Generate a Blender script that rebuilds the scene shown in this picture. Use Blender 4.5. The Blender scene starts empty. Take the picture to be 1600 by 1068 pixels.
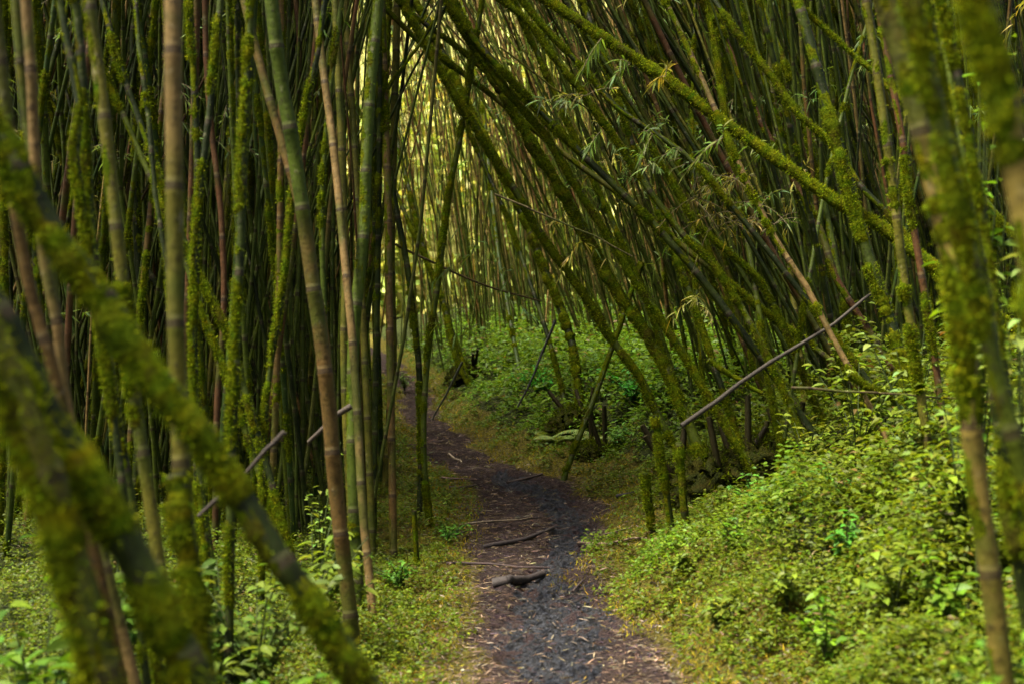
import bpy, math
import numpy as np
R = math.radians
S = bpy.context.scene
COL = S.collection
rng = np.random.default_rng(7)

# ------------------------------------------------------------------ camera
CAMH, FPX, PITCH = 1.6, 2400.0, math.atan(104 / 2400)
cam_d = bpy.data.cameras.new('camera'); cam = bpy.data.objects.new('camera', cam_d); COL.objects.link(cam)
cam.location = (0, 0, CAMH); cam.rotation_euler = (math.pi / 2 - PITCH, 0, 0)
cam_d.sensor_width = 36; cam_d.lens = 54; cam_d.clip_start = 0.05; cam_d.clip_end = 500
cam_d.dof.use_dof = True; cam_d.dof.focus_distance = 11.0; cam_d.dof.aperture_fstop = 3.0
S.camera = cam
# ------------------------------------------------------------------ world, sun, exposure
SUN_EL, SUN_AZ = 66, 254          # azimuth measured clockwise from +Y (view direction)
w = bpy.data.worlds.new('World'); S.world = w; w.use_nodes = True
nt = w.node_tree; bg = nt.nodes['Background']
sky = nt.nodes.new('ShaderNodeTexSky'); sky.sky_type = 'NISHITA'; sky.sun_disc = False
sky.sun_elevation = R(SUN_EL); sky.sun_rotation = R(SUN_AZ); sky.dust_density = 7.0; sky.air_density = 0.5; sky.ozone_density = 0.3
nt.links.new(sky.outputs[0], bg.inputs[0]); bg.inputs[1].default_value = 0.115
sl = bpy.data.lights.new('sun', 'SUN'); so = bpy.data.objects.new('sun', sl); COL.objects.link(so)
sl.energy = 5.0; sl.angle = R(8); sl.color = (1.0, 0.94, 0.80)
sd = np.array([math.sin(R(SUN_AZ)) * math.cos(R(SUN_EL)), math.cos(R(SUN_AZ)) * math.cos(R(SUN_EL)), math.sin(R(SUN_EL))])
so.rotation_euler = (R(90 - SUN_EL), 0, math.pi - R(SUN_AZ))
S.view_settings.view_transform = 'Standard'; S.view_settings.look = 'None'
S.view_settings.exposure = 2.05; S.view_settings.gamma = 1.0
S.cycles.use_denoising = True
S.cycles.max_bounces = 6; S.cycles.diffuse_bounces = 3; S.cycles.transmission_bounces = 3; S.cycles.transparent_max_bounces = 4

# ------------------------------------------------------------------ geometry core
FW = np.array([0, math.cos(PITCH), -math.sin(PITCH)]); UP = np.array([0, math.sin(PITCH), math.cos(PITCH)]); RT = np.array([1., 0, 0])
CAM = np.array([0, 0, CAMH])
def at(px, py, d):
    return CAM + d * (FW + RT * (px - 800) / FPX - UP * (py - 534) / FPX)
def to_px(P):
    v = np.asarray(P, float) - CAM
    d = np.maximum(v @ FW, 1e-3)
    return 800 + FPX * (v @ RT) / d, 534 - FPX * (v @ UP) / d, d

PY = [0, 6, 8.2, 10.4, 12, 14.2, 18.3, 22.6, 30, 60]
PX = [.10, .15, .17, .22, -.05, -.59, -1.14, -1.5, -2.6, -8]
PW = [.46, .43, .38, .46, .32, .22, .20, .20, .2, .2]
MY = [3, 6, 6.7, 7.4, 8.2, 9.5, 10.4, 11.3, 12, 12.6]
MX = [.12, .18, .16, .24, .20, .38, .38, .25, .0, -.1]
MW = [.20, .20, .36, .34, .12, .15, .16, .26, .24, .0]
def pathc(y): return np.interp(y, PY, PX)
def pathw(y): return np.interp(y, PY, PW)
_n = np.random.default_rng(3)
_oct = [(f, _n.normal(size=(5, 2)), _n.uniform(0, 6.28, 5)) for f in (0.5, 1.3, 3.1, 7.0, 16.0, 34.0, 75.0)]
def wav(x, y, k):
    f, dr, ph = _oct[k]; r = 0
    for i in range(5): r = r + np.sin(f * (dr[i, 0] * x + dr[i, 1] * y) + ph[i])
    return r / 3.2
def smooth(e0, e1, v):
    t = np.clip((v - e0) / (e1 - e0), 0, 1); return t * t * (3 - 2 * t)
def wob(x, y): return .11 * wav(x, y, 1) + .10 * wav(x, y, 2) + .05 * wav(x, y, 3)
def height(x, y):
    x = np.asarray(x, float); y = np.asarray(y, float)
    u = x - pathc(y) + wob(x, y); hw = pathw(y)
    r = np.maximum(0, u - hw * .9); l = np.maximum(0, -u - hw * 1.1)
    z = .40 * np.minimum(r, 1.6) * smooth(0, .35, r) + .10 * np.maximum(r - 1.6, 0)
    z = z + .06 * np.minimum(l, 6)
    off = smooth(0, .5, np.maximum(r, l))
    z = z + off * (.05 * wav(x, y, 1) + .035 * wav(x, y, 2) + .018 * wav(x, y, 3)) + .012 * wav(x, y, 3) + .008 * wav(x, y, 4) + .005 * wav(x, y, 5)
    mud = np.clip(1 - np.abs(x - np.interp(y, MY, MX)) / (np.interp(y, MY, MW) + .05), 0, 1) * (y < 12.6)
    z = z - .035 * smooth(0, .5, mud) + mud * (.020 * wav(x, y, 5) + .016 * wav(x, y, 4) + .014 * wav(x, y, 6))
    z = z + .62 * np.maximum(0, y - 44) * smooth(44, 50, y)
    return z
def hit(px, py):
    dr = FW + RT * (px - 800) / FPX - UP * (py - 534) / FPX
    for d in np.arange(1.5, 60, .03):
        p = CAM + d * dr
        if p[2] < float(height(p[0], p[1])): return d
    return 45.

class MB:
    """collects quads (numpy) and links them as one mesh object"""
    def __init__(s): s.v = []; s.f = []; s.c = []; s.n = 0
    def add(s, V, F, C):
        V = np.asarray(V, np.float32).reshape(-1, 3); F = np.asarray(F, np.int64).reshape(-1, 4)
        C = np.asarray(C, np.float32)
        if C.ndim == 1: C = np.broadcast_to(C, (len(V), 4))
        s.v.append(V); s.f.append(F + s.n); s.c.append(C.reshape(-1, 4)); s.n += len(V)
    def build(s, name, mat, parent=None, smooth_=True, origin=None):
        V = np.concatenate(s.v); F = np.concatenate(s.f); C = np.concatenate(s.c)
        if origin is not None: V = V - np.asarray(origin, np.float32)
        me = bpy.data.meshes.new(name)
        me.vertices.add(len(V)); me.vertices.foreach_set('co', V.ravel())
        me.loops.add(F.size); me.loops.foreach_set('vertex_index', F.ravel().astype(np.int32))
        me.polygons.add(len(F)); me.polygons.foreach_set('loop_start', np.arange(0, F.size, 4, dtype=np.int32))
        if smooth_: me.polygons.foreach_set('use_smooth', np.ones(len(F), bool))
        me.update(calc_edges=True)
        a = me.attributes.new('Col', 'FLOAT_COLOR', 'POINT'); a.data.foreach_set('color', C.astype(np.float32).ravel())
        me.materials.append(mat)
        o = bpy.data.objects.new(name, me); COL.objects.link(o)
        if parent is not None: o.parent = parent
        if origin is not None and parent is None: o.location = origin
        return o

def nrm(v): return v / np.maximum(np.linalg.norm(v, axis=-1, keepdims=True), 1e-9)
def tubes(mb, P, Rr, sides, C, lump=0.0, caps=True):
    """P (N,K,3) centre lines, Rr (N,K) radii, C (N,4) or (N,K,4)"""
    P = np.asarray(P, float); N, K, _ = P.shape
    Rr = np.broadcast_to(Rr, (N, K))
    T = nrm(np.gradient(P, axis=1))
    D = nrm(P[:, -1] - P[:, 0])
    ref = np.where((np.abs(D[:, 1]) < .7)[:, None], np.array([0, 1., 0]), np.array([1., 0, 0]))[:, None, :]
    A = nrm(np.cross(T, ref)); B = np.cross(T, A)
    th = np.arange(sides) * 2 * math.pi / sides
    rad = Rr[..., None] * np.ones(sides)
    if isinstance(lump, np.ndarray): rad = rad * lump[None]
    elif lump: rad = rad * (1 + lump * rng.uniform(-1, 1, (N, K, sides)))
    V = P[:, :, None, :] + rad[..., None] * (A[:, :, None, :] * np.cos(th)[:, None] + B[:, :, None, :] * np.sin(th)[:, None])
    i = np.arange(K - 1)[:, None] * sides; j = np.arange(sides)[None]; j2 = (j + 1) % sides
    q = np.stack([i + j, i + j2, i + sides + j2, i + sides + j], -1).reshape(-1, 4)
    F = (q[None] + (np.arange(N) * K * sides)[:, None, None]).reshape(-1, 4)
    C = np.asarray(C, float)
    if C.ndim == 2: C = np.repeat(C[:, None, :], K, 1)
    mb.add(V.reshape(-1, 3), F, np.repeat(C[:, :, None, :], sides, 2).reshape(-1, 4))
    if caps:      # close both ends with a shrunken ring collapsed to the centre
        for k in (0, K - 1):
            ring = V[:, k]; c = np.repeat(P[:, k][:, None, :], sides, 1)
            VV = np.concatenate([ring, c], 1)
            qq = np.stack([j[0], j2[0], sides + j2[0], sides + j[0]], -1)
            FF = (qq[None] + (np.arange(N) * 2 * sides)[:, None, None]).reshape(-1, 4)
            mb.add(VV.reshape(-1, 3), FF, np.repeat(C[:, k][:, None, :], 2 * sides, 1).reshape(-1, 4))
def leaves(mb, B, D, U, L, W, C, bend=.25, fold=.18):
    """N leaves: base B, direction D, face normal U, length L, width W, colour C(N,3|4)"""
    B = np.asarray(B, float); N = len(B); D = nrm(D); U = nrm(U - D * np.sum(U * D, 1, keepdims=True)); X = np.cross(D, U)
    L = np.broadcast_to(L, N)[:, None]; W = np.broadcast_to(W, N)[:, None]
    p = lambda a, b, h: B + D * L * a + X * W * b + U * (h * W) - np.array([0, 0, 1.]) * L * bend * a * a
    V = np.stack([p(0, 0, 0), p(.3, .5, fold), p(.68, .36, fold), p(1, 0, 0), p(.68, -.36, fold), p(.3, -.5, fold), p(.5, 0, -.02)], 1)
    q = np.array([[0, 1, 2, 6], [6, 2, 3, 4], [0, 6, 4, 5]])
    F = (q[None] + (np.arange(N) * 7)[:, None, None]).reshape(-1, 4)
    C = np.asarray(C, float)
    if C.shape[-1] == 3: C = np.concatenate([C, np.zeros((N, 1))], 1)
    mb.add(V.reshape(-1, 3), F, np.repeat(C[:, None, :], 7, 1).reshape(-1, 4))
def blades(mb, B, D, L, W, C, tip=None):
    """thin tapering blades (one quad each)"""
    N = len(B); D = nrm(D); r = rng.normal(size=(N, 3)); X = nrm(np.cross(D, r))
    L = np.broadcast_to(L, N)[:, None]; W = np.broadcast_to(W, N)[:, None]
    V = np.stack([B - X * W / 2, B + X * W / 2, B + D * L + X * W * .15, B + D * L - X * W * .15], 1)
    F = np.arange(N * 4).reshape(-1, 4)
    C = np.asarray(C, float)
    if C.shape[-1] == 3: C = np.concatenate([C, np.zeros((N, 1))], 1)
    CC = np.repeat(C[:, None, :], 4, 1)
    if tip is not None: CC[:, 2:, :3] = CC[:, 2:, :3] * tip
    mb.add(V.reshape(-1, 3), F, CC.reshape(-1, 4))
def vary(c, n, s=.25, h=.12):
    c = np.asarray(c, float)
    v = np.exp(rng.normal(0, s, (n, 1))); hh = 1 + rng.normal(0, h, (n, 3)) * np.array([1, .4, 1])
    return np.clip(c * v * hh, .002, .9)

# ------------------------------------------------------------------ materials
def mat(name): m = bpy.data.materials.new(name); m.use_nodes = True; t = m.node_tree; t.nodes.clear(); return m, t
def N_(t, k, **kw):
    n = t.nodes.new(k)
    for a, b in kw.items(): setattr(n, a, b)
    return n
def mathn(t, op, a, b=None, c=None, clamp=False):
    n = N_(t, 'ShaderNodeMath', operation=op, use_clamp=clamp)
    for i, v in enumerate((a, b, c)):
        if v is None: continue
        if isinstance(v, (int, float)): n.inputs[i].default_value = v
        else: t.links.new(v, n.inputs[i])
    return n.outputs[0]
def mixc(t, f, a, b, blend='MIX'):
    n = N_(t, 'ShaderNodeMix', data_type='RGBA', blend_type=blend)
    for s, v in ((n.inputs[0], f), (n.inputs[6], a), (n.inputs[7], b)):
        if isinstance(v, (int, float)): s.default_value = v
        elif isinstance(v, tuple): s.default_value = (*v, 1) if len(v) == 3 else v
        else: t.links.new(v, s)
    return n.outputs[2]
def noise(t, scale, detail=3, rough=.55, vec=None):
    n = N_(t, 'ShaderNodeTexNoise'); n.inputs['Scale'].default_value = scale; n.inputs['Detail'].default_value = detail; n.inputs['Roughness'].default_value = rough
    g = vec or N_(t, 'ShaderNodeNewGeometry').outputs['Position']
    t.links.new(g, n.inputs['Vector']); return n.outputs[0]
def ramp(t, f, a, b):
    n = N_(t, 'ShaderNodeMapRange'); n.interpolation_type = 'SMOOTHSTEP'
    n.inputs[1].default_value = a; n.inputs[2].default_value = b; t.links.new(f, n.inputs[0]); return n.outputs[0]
def out(t, sh):
    o = N_(t, 'ShaderNodeOutputMaterial'); t.links.new(sh, o.inputs[0])
def col(t): n = N_(t, 'ShaderNodeAttribute'); n.attribute_name = 'Col'; return n.outputs['Color'], n.outputs['Alpha']

def m_leaf(name, trans=.4, rough=.5, spec=.16):
    m, t = mat(name); c, _ = col(t)
    nz = noise(t, 60, 2); c2 = mixc(t, 1.0, c, mixc(t, nz, (.8, .8, .8), (1.2, 1.2, 1.2)), 'MULTIPLY')
    p = N_(t, 'ShaderNodeBsdfPrincipled'); t.links.new(c2, p.inputs['Base Color']); p.inputs['Roughness'].default_value = rough
    p.inputs['Specular IOR Level'].default_value = spec
    tr = N_(t, 'ShaderNodeBsdfTranslucent'); t.links.new(mixc(t, 1.0, c2, (1.25, 1.15, .5), 'MULTIPLY'), tr.inputs[0])
    mx = N_(t, 'ShaderNodeMixShader'); mx.inputs[0].default_value = trans
    t.links.new(p.outputs[0], mx.inputs[1]); t.links.new(tr.outputs[0], mx.inputs[2]); out(t, mx.outputs[0]); return m
def m_stem():
    m, t = mat('bamboo stem'); c, a = col(t)
    fr = mathn(t, 'FRACT', a)
    band = mathn(t, 'LESS_THAN', fr, .06); pale = mathn(t, 'MULTIPLY', mathn(t, 'GREATER_THAN', fr, .06), mathn(t, 'LESS_THAN', fr, .10))
    n1 = noise(t, 9, 4, .6); n2 = noise(t, 55, 3, .6); n3 = noise(t, 3.0, 3, .6)
    c1 = mixc(t, ramp(t, n1, .35, .7), c, mixc(t, 1.0, c, (.55, .62, .5), 'MULTIPLY'))
    c1 = mixc(t, mathn(t, 'MULTIPLY', ramp(t, n3, .48, .62), .75), c1, (.034, .048, .004))        # green algae film
    c1 = mixc(t, mathn(t, 'MULTIPLY', ramp(t, n2, .55, .70), .7), c1, (.02, .016, .008))
    n8 = noise(t, 20, 5, .7); c1 = mixc(t, mathn(t, 'MULTIPLY', ramp(t, n8, .52, .64), .55), c1, mixc(t, 1.0, c1, (.35, .30, .25), 'MULTIPLY'))   # stains
    c1 = mixc(t, mathn(t, 'MULTIPLY', ramp(t, n8, .40, .30), .35), c1, (.20, .18, .11))                                                        # pale lichen
    c1 = mixc(t, mathn(t, 'MULTIPLY', band, .8), c1, (.018, .012, .006))
    c1 = mixc(t, mathn(t, 'MULTIPLY', pale, .14), c1, (.18, .16, .08))
    p = N_(t, 'ShaderNodeBsdfPrincipled'); t.links.new(c1, p.inputs['Base Color']); p.inputs['Roughness'].default_value = .55
    p.inputs['Specular IOR Level'].default_value = .10
    b = N_(t, 'ShaderNodeBump'); b.inputs['Strength'].default_value = .5; b.inputs['Distance'].default_value = .006
    t.links.new(n2, b.inputs['Height']); t.links.new(b.outputs[0], p.inputs['Normal'])
    out(t, p.outputs[0]); return m
def m_moss():
    m, t = mat('moss'); c, _ = col(t)
    n1 = noise(t, 14, 4, .6); n2 = noise(t, 80, 3, .7)
    c1 = mixc(t, ramp(t, n1, .35, .68), c, mixc(t, 1.0, c, (1.5, 1.15, .8), 'MULTIPLY'))
    c1 = mixc(t, ramp(t, n2, .35, .7), mixc(t, 1.0, c1, (.45, .5, .5), 'MULTIPLY'), c1)
    n6 = noise(t, 7, 4, .65); c1 = mixc(t, mathn(t, 'MULTIPLY', ramp(t, n6, .54, .66), .7), c1, (.020, .016, .004))       # dead brown patches
    p = N_(t, 'ShaderNodeBsdfPrincipled'); t.links.new(c1, p.inputs['Base Color']); p.inputs['Roughness'].default_value = .95
    p.inputs['Specular IOR Level'].default_value = .02
    b = N_(t, 'ShaderNodeBump'); b.inputs['Strength'].default_value = .9; b.inputs['Distance'].default_value = .015
    t.links.new(n2, b.inputs['Height']); t.links.new(b.outputs[0], p.inputs['Normal'])
    out(t, p.outputs[0]); return m
def m_wood():
    m, t = mat('dead wood'); c, _ = col(t); n2 = noise(t, 40, 4, .65)
    c1 = mixc(t, ramp(t, n2, .3, .7), mixc(t, 1.0, c, (.45, .42, .42), 'MULTIPLY'), c)
    p = N_(t, 'ShaderNodeBsdfPrincipled'); t.links.new(c1, p.inputs['Base Color']); p.inputs['Roughness'].default_value = .8
    b = N_(t, 'ShaderNodeBump'); b.inputs['Strength'].default_value = .6; b.inputs['Distance'].default_value = .008
    t.links.new(n2, b.inputs['Height']); t.links.new(b.outputs[0], p.inputs['Normal']); out(t, p.outputs[0]); return m
def m_ground():
    m, t = mat('forest soil'); c, mud = col(t)     # Col.r path mask, Col.g mustard moss mask, Col.b green mask, alpha mud
    sp = N_(t, 'ShaderNodeSeparateColor'); t.links.new(c, sp.inputs[0])
    n1 = noise(t, 6, 5, .6); n2 = noise(t, 45, 5, .7); n3 = noise(t, 18, 4, .65); n4 = noise(t, 130, 3, .7)
    soil = mixc(t, ramp(t, n2, .35, .65), (.014, .008, .008), (.088, .058, .044))
    soil = mixc(t, mathn(t, 'MULTIPLY', ramp(t, n3, .5, .64), .5), soil, (.05, .025, .045))
    soil = mixc(t, mathn(t, 'MULTIPLY', ramp(t, n4, .58, .66), .55), soil, (.22, .16, .10))
    moss = mixc(t, ramp(t, n2, .35, .65), (.06, .05, .006), (.20, .17, .02))
    grn = mixc(t, ramp(t, n2, .35, .65), (.015, .02, .004), (.06, .08, .008))
    f1 = ramp(t, mathn(t, 'ADD', sp.outputs[1], mathn(t, 'MULTIPLY', mathn(t, 'SUBTRACT', n3, .5), 1.4)), .35, .65)
    f2 = ramp(t, mathn(t, 'ADD', sp.outputs[2], mathn(t, 'MULTIPLY', mathn(t, 'SUBTRACT', n1, .5), 1.4)), .35, .65)
    base = mixc(t, f1, soil, moss); base = mixc(t, f2, base, grn)
    sx = N_(t, 'ShaderNodeSeparateXYZ'); t.links.new(N_(t, 'ShaderNodeNewGeometry').outputs['Position'], sx.inputs[0])
    n5 = noise(t, 2.2, 5, .7)
    base = mixc(t, ramp(t, sx.outputs[1], 38, 42), base, mixc(t, ramp(t, n5, .35, .65), (.22, .24, .05), (.42, .40, .12)))   # added hillside hiding the sky, pale yellow so the gaps look bright
    soil = mixc(t, mathn(t, 'MULTIPLY', mud, .6), soil, mixc(t, n3, (.012, .006, .010), (.075, .045, .058)))
    base = mixc(t, f1, soil, moss); base = mixc(t, f2, base, grn)
    base = mixc(t, ramp(t, sx.outputs[1], 38, 42), base, mixc(t, ramp(t, n5, .35, .65), (.22, .24, .05), (.42, .40, .12)))
    fm = ramp(t, mathn(t, 'ADD', mud, mathn(t, 'MULTIPLY', mathn(t, 'SUBTRACT', mathn(t, 'ADD', mathn(t, 'MULTIPLY', n1, .5), mathn(t, 'MULTIPLY', n3, .5)), .5), 4.2)), .42, .56)
    mudc = mixc(t, ramp(t, n2, .42, .60), (.003, .003, .004), (.034, .038, .050))
    base = mixc(t, fm, base, mudc)
    p = N_(t, 'ShaderNodeBsdfPrincipled'); t.links.new(base, p.inputs['Base Color'])
    t.links.new(mathn(t, 'SUBTRACT', .95, mathn(t, 'MULTIPLY', fm, mathn(t, 'MULTIPLY', ramp(t, n3, .40, .60), .62))), p.inputs['Roughness'])
    t.links.new(mathn(t, 'ADD', .15, mathn(t, 'MULTIPLY', fm, .25)), p.inputs['Specular IOR Level'])
    h = mathn(t, 'ADD', mathn(t, 'MULTIPLY', n2, 1.0), mathn(t, 'MULTIPLY', n4, .5))
    b = N_(t, 'ShaderNodeBump'); b.inputs['Strength'].default_value = 1.0; b.inputs['Distance'].default_value = .09
    t.links.new(h, b.inputs['Height']); t.links.new(b.outputs[0], p.inputs['Normal']); out(t, p.outputs[0]); return m
M_LEAF = m_leaf('leaf'); M_FAR = m_leaf('sunlit bamboo leaf', .3, .6, .2); M_STEM = m_stem(); M_MOSS = m_moss(); M_WOOD = m_wood()
M_BLADE = m_leaf('moss fronds', .25, .8, .02); M_SOIL = m_ground(); M_DRY = m_leaf('dry leaf', .15, .7, .3)

# ------------------------------------------------------------------ tagging
def tag(o, label=None, cat=None, group=None, kind=None):
    if label: o['label'] = label
    if cat: o['category'] = cat
    if group: o['group'] = group
    if kind: o['kind'] = kind
    return o
def empty(name, loc):
    o = bpy.data.objects.new(name, None); COL.objects.link(o); o.location = [float(a) for a in loc]; o.empty_display_size = .1
    return o

# ------------------------------------------------------------------ ground
def build_ground():
    ny = 900; ys = np.concatenate([np.linspace(-6, 2.4, 30)[:-1], 2.4 * np.exp(np.linspace(0, math.log(75 / 2.4), ny))])
    s = np.linspace(-1, 1, 420); xs = np.sign(s) * (np.abs(s) * 1.3 + 28 * np.abs(s) ** 4.5) 
    X, Y = np.meshgrid(xs, ys); X = X + pathc(Y) * (1 - smooth(10, 28, np.abs(X)))
    Z = height(X, Y)
    V = np.stack([X, Y, Z], -1); r, c = X.shape
    i = np.arange(r - 1)[:, None] * c + np.arange(c - 1)[None]
    F = np.stack([i, i + 1, i + c + 1, i + c], -1).reshape(-1, 4)
    u = X - pathc(Y) + wob(X, Y); a = np.abs(u) / pathw(Y)
    pathm = 1 - smooth(.8, 1.5, a)
    yel = smooth(.7, 1.2, a) * (1 - smooth(2.6, 4.8, a)) * .75
    grn = smooth(1.9, 3.6, a) * .9
    mud = np.clip(1 - np.abs(X - np.interp(Y, MY, MX)) / (np.interp(Y, MY, MW) + .05), 0, 1) * (Y < 12.6)
    C = np.stack([pathm, yel, grn, smooth(0, .8, mud) * .75], -1)
    mb = MB(); mb.add(V, F, C.reshape(-1, 4)); o = mb.build('ground', M_SOIL)
    tag(o, 'dark muddy forest path winding away between mossy banks', None, None, 'structure'); return o
build_ground()

# ------------------------------------------------------------------ culms
PAL = dict(moss=(.042, .056, .003), dark=(.011, .017, .002), green=(.042, .060, .004), blue=(.022, .040, .006),
           olive=(.080, .072, .008), gold=(.145, .105, .022), tan=(.135, .086, .030), brown=(.082, .048, .013), red=(.062, .028, .010), pale=(.26, .23, .12))
def catmull(P, n):
    P = np.asarray(P, float)
    if len(P) == 2: P = np.array([P[0], (P[0] + P[1]) / 2, P[1]])
    Q = np.vstack([2 * P[0] - P[1], P, 2 * P[-1] - P[-2]])
    o = []
    for i in range(1, len(Q) - 2):
        t = np.linspace(0, 1, n, endpoint=False)[:, None]
        a, b, c, d = Q[i - 1], Q[i], Q[i + 1], Q[i + 2]
        o.append(.5 * (2 * b + (c - a) * t + (2 * a - 5 * b + 4 * c - d) * t ** 2 + (3 * b - a - 3 * c + d) * t ** 3))
    o.append(P[-1][None]); return np.vstack(o)
def resample(P, s):
    L = np.concatenate([[0], np.cumsum(np.linalg.norm(np.diff(P, axis=0), axis=1))])
    return np.stack([np.interp(s, L, P[:, k]) for k in range(3)], 1), L[-1]
def stem_mesh(line, r0, color, nodesp=.33, sides=10, r1=None, color2=None, sw=(.3, .5)):
    """a jointed culm along a 3-D line: swollen nodes, node phase in alpha"""
    _, L = resample(line, [0.]); ph = rng.uniform(0, 1)
    ks = np.arange(-1, L / nodesp + 2)
    s = np.concatenate([(ks + ph + q) * nodesp for q in (-.03, 0, .03, .10, .5)] + [[0., L]]); s = np.unique(np.round(s[(s >= 0) & (s <= L)], 5))
    P, _ = resample(line, s); fr = (s / nodesp - ph) % 1.0
    bul = 1 + .11 * np.exp(-(np.minimum(fr, 1 - fr) / .022) ** 2)
    rr = np.interp(s, [0, L], [r0, r1 or r0 * .8]) * bul
    C = np.empty((1, len(s), 4)); C[..., :3] = color; C[0, :, 3] = s / nodesp - ph + 40
    if color2 is not None: f = smooth(sw[0], sw[1], P[:, 2] + 0 * s)[:, None]; C[0, :, :3] = np.array(color) * (1 - f) + np.array(color2) * f
    mb = MB(); tubes(mb, P[None], rr[None], sides, C); return mb
MOSSC = (.052, .071, .0015); TIPC = (.15, .18, .005)
def moss_mesh(line, r, amt, dens=500, size=.014, gold=0.0, sides=12):
    """lumpy moss sleeve plus standing fronds; amt 0..1 is how much of the culm it covers"""
    L = resample(line, [0.])[1]; s = np.arange(0, L, .022); P, _ = resample(line, s)
    k = np.convolve(rng.normal(size=len(s) + 40), np.ones(14) / 14, 'same')[20:-20] * 2.6
    th = np.quantile(k, 1 - amt) if amt < 1 else -9
    cover = np.clip((k - th) * 3, 0, 1) if amt < 1 else np.ones(len(s))
    lum = 1 + .18 * np.convolve(rng.normal(size=len(s) + 8), np.ones(4) / 4, 'same')[4:-4]
    rr = r * (.92 + cover * .24 * lum)
    mb = MB(); C = np.empty((1, len(s), 4)); C[..., :3] = vary(MOSSC, len(s), .12); C[..., 3] = 0
    nn = rng.normal(size=(len(s) + 8, sides)); nn = sum(np.roll(nn, q, 1) for q in (-1, 0, 1)); nn = (nn[:-4] + nn[1:-3] + nn[2:-2] + nn[3:-1])[:len(s)]
    nn = nn / nn.std(); lm = 1 + (.04 + (.11 + 1.6 * max(0, r - .018)) * cover[:, None]) * np.clip(nn, -1.6, 2.2)
    T0 = nrm(np.gradient(P, axis=0)); wd = np.array([-.75, -.15, .65]); wd = nrm(wd - T0 * np.sum(wd * T0, 1, keepdims=True))
    Pm = P + wd * (r * (.05 + .20 * cover))[:, None]
    tubes(mb, Pm[None], rr[None], sides, C, lump=lm)
    sl = mb
    n = int(L * dens); fr = MB()
    i = rng.choice(len(s), n, p=(cover + .02) / (cover + .02).sum())
    T = nrm(np.gradient(P, axis=0))[i]; d = nrm(rng.normal(size=(n, 3)) + np.array([0, 0, .25])); d = nrm(d - T * np.sum(d * T, 1, keepdims=True))
    d = nrm(d + wd[i] * .55); B = Pm[i] + d * (rr[i] * .93)[:, None] + T * rng.uniform(-.012, .012, (n, 1))
    dd = nrm(d + rng.normal(0, .5, (n, 3)))
    c = vary(MOSSC, n, .25) * rng.uniform(.7, 1.5, (n, 1)); g = rng.random(n) < (.12 + gold)
    c[g] = vary(TIPC, g.sum(), .25)
    blades(fr, B, dd, size * rng.uniform(.4, 2.0, n), size * .30, c, tip=1.3)
    return sl, fr
def spray(mb_l, mb_t, c, n, size, color, spread=.25, down=.5):
    """a bamboo leaf spray: thin twigs with fans of narrow leaves"""
    c = np.asarray(c, float); nt_ = max(2, n // 9)
    d = nrm(rng.normal(size=(nt_, 3)) * np.array([1, 1, .6])); L = spread * rng.uniform(.5, 1.2, nt_)
    t = np.linspace(0, 1, 5)
    P = c + d[:, None] * (L[:, None] * t)[..., None]; P[..., 2] -= (t ** 2)[None] * L[:, None] * .35
    tubes(mb_t, P, np.full((nt_, 5), .0016), 4, np.tile([.12, .09, .03, 0], (nt_, 1)), caps=False)
    k = rng.integers(0, nt_, n); q = rng.uniform(0, 1, n)
    B = c + d[k] * (L[k] * q)[:, None]; B[:, 2] -= q ** 2 * L[k] * .35
    D = nrm(d[k] * .8 + rng.normal(0, .6, (n, 3)) - np.array([0, 0, down]))
    leaves(mb_l, B, D, rng.normal(0, .5, (n, 3)) + np.array([0, -.2, 1.]), size * rng.uniform(.6, 1.3, n), size * .13, vary(color, n, .3, .15), bend=.3)

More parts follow.
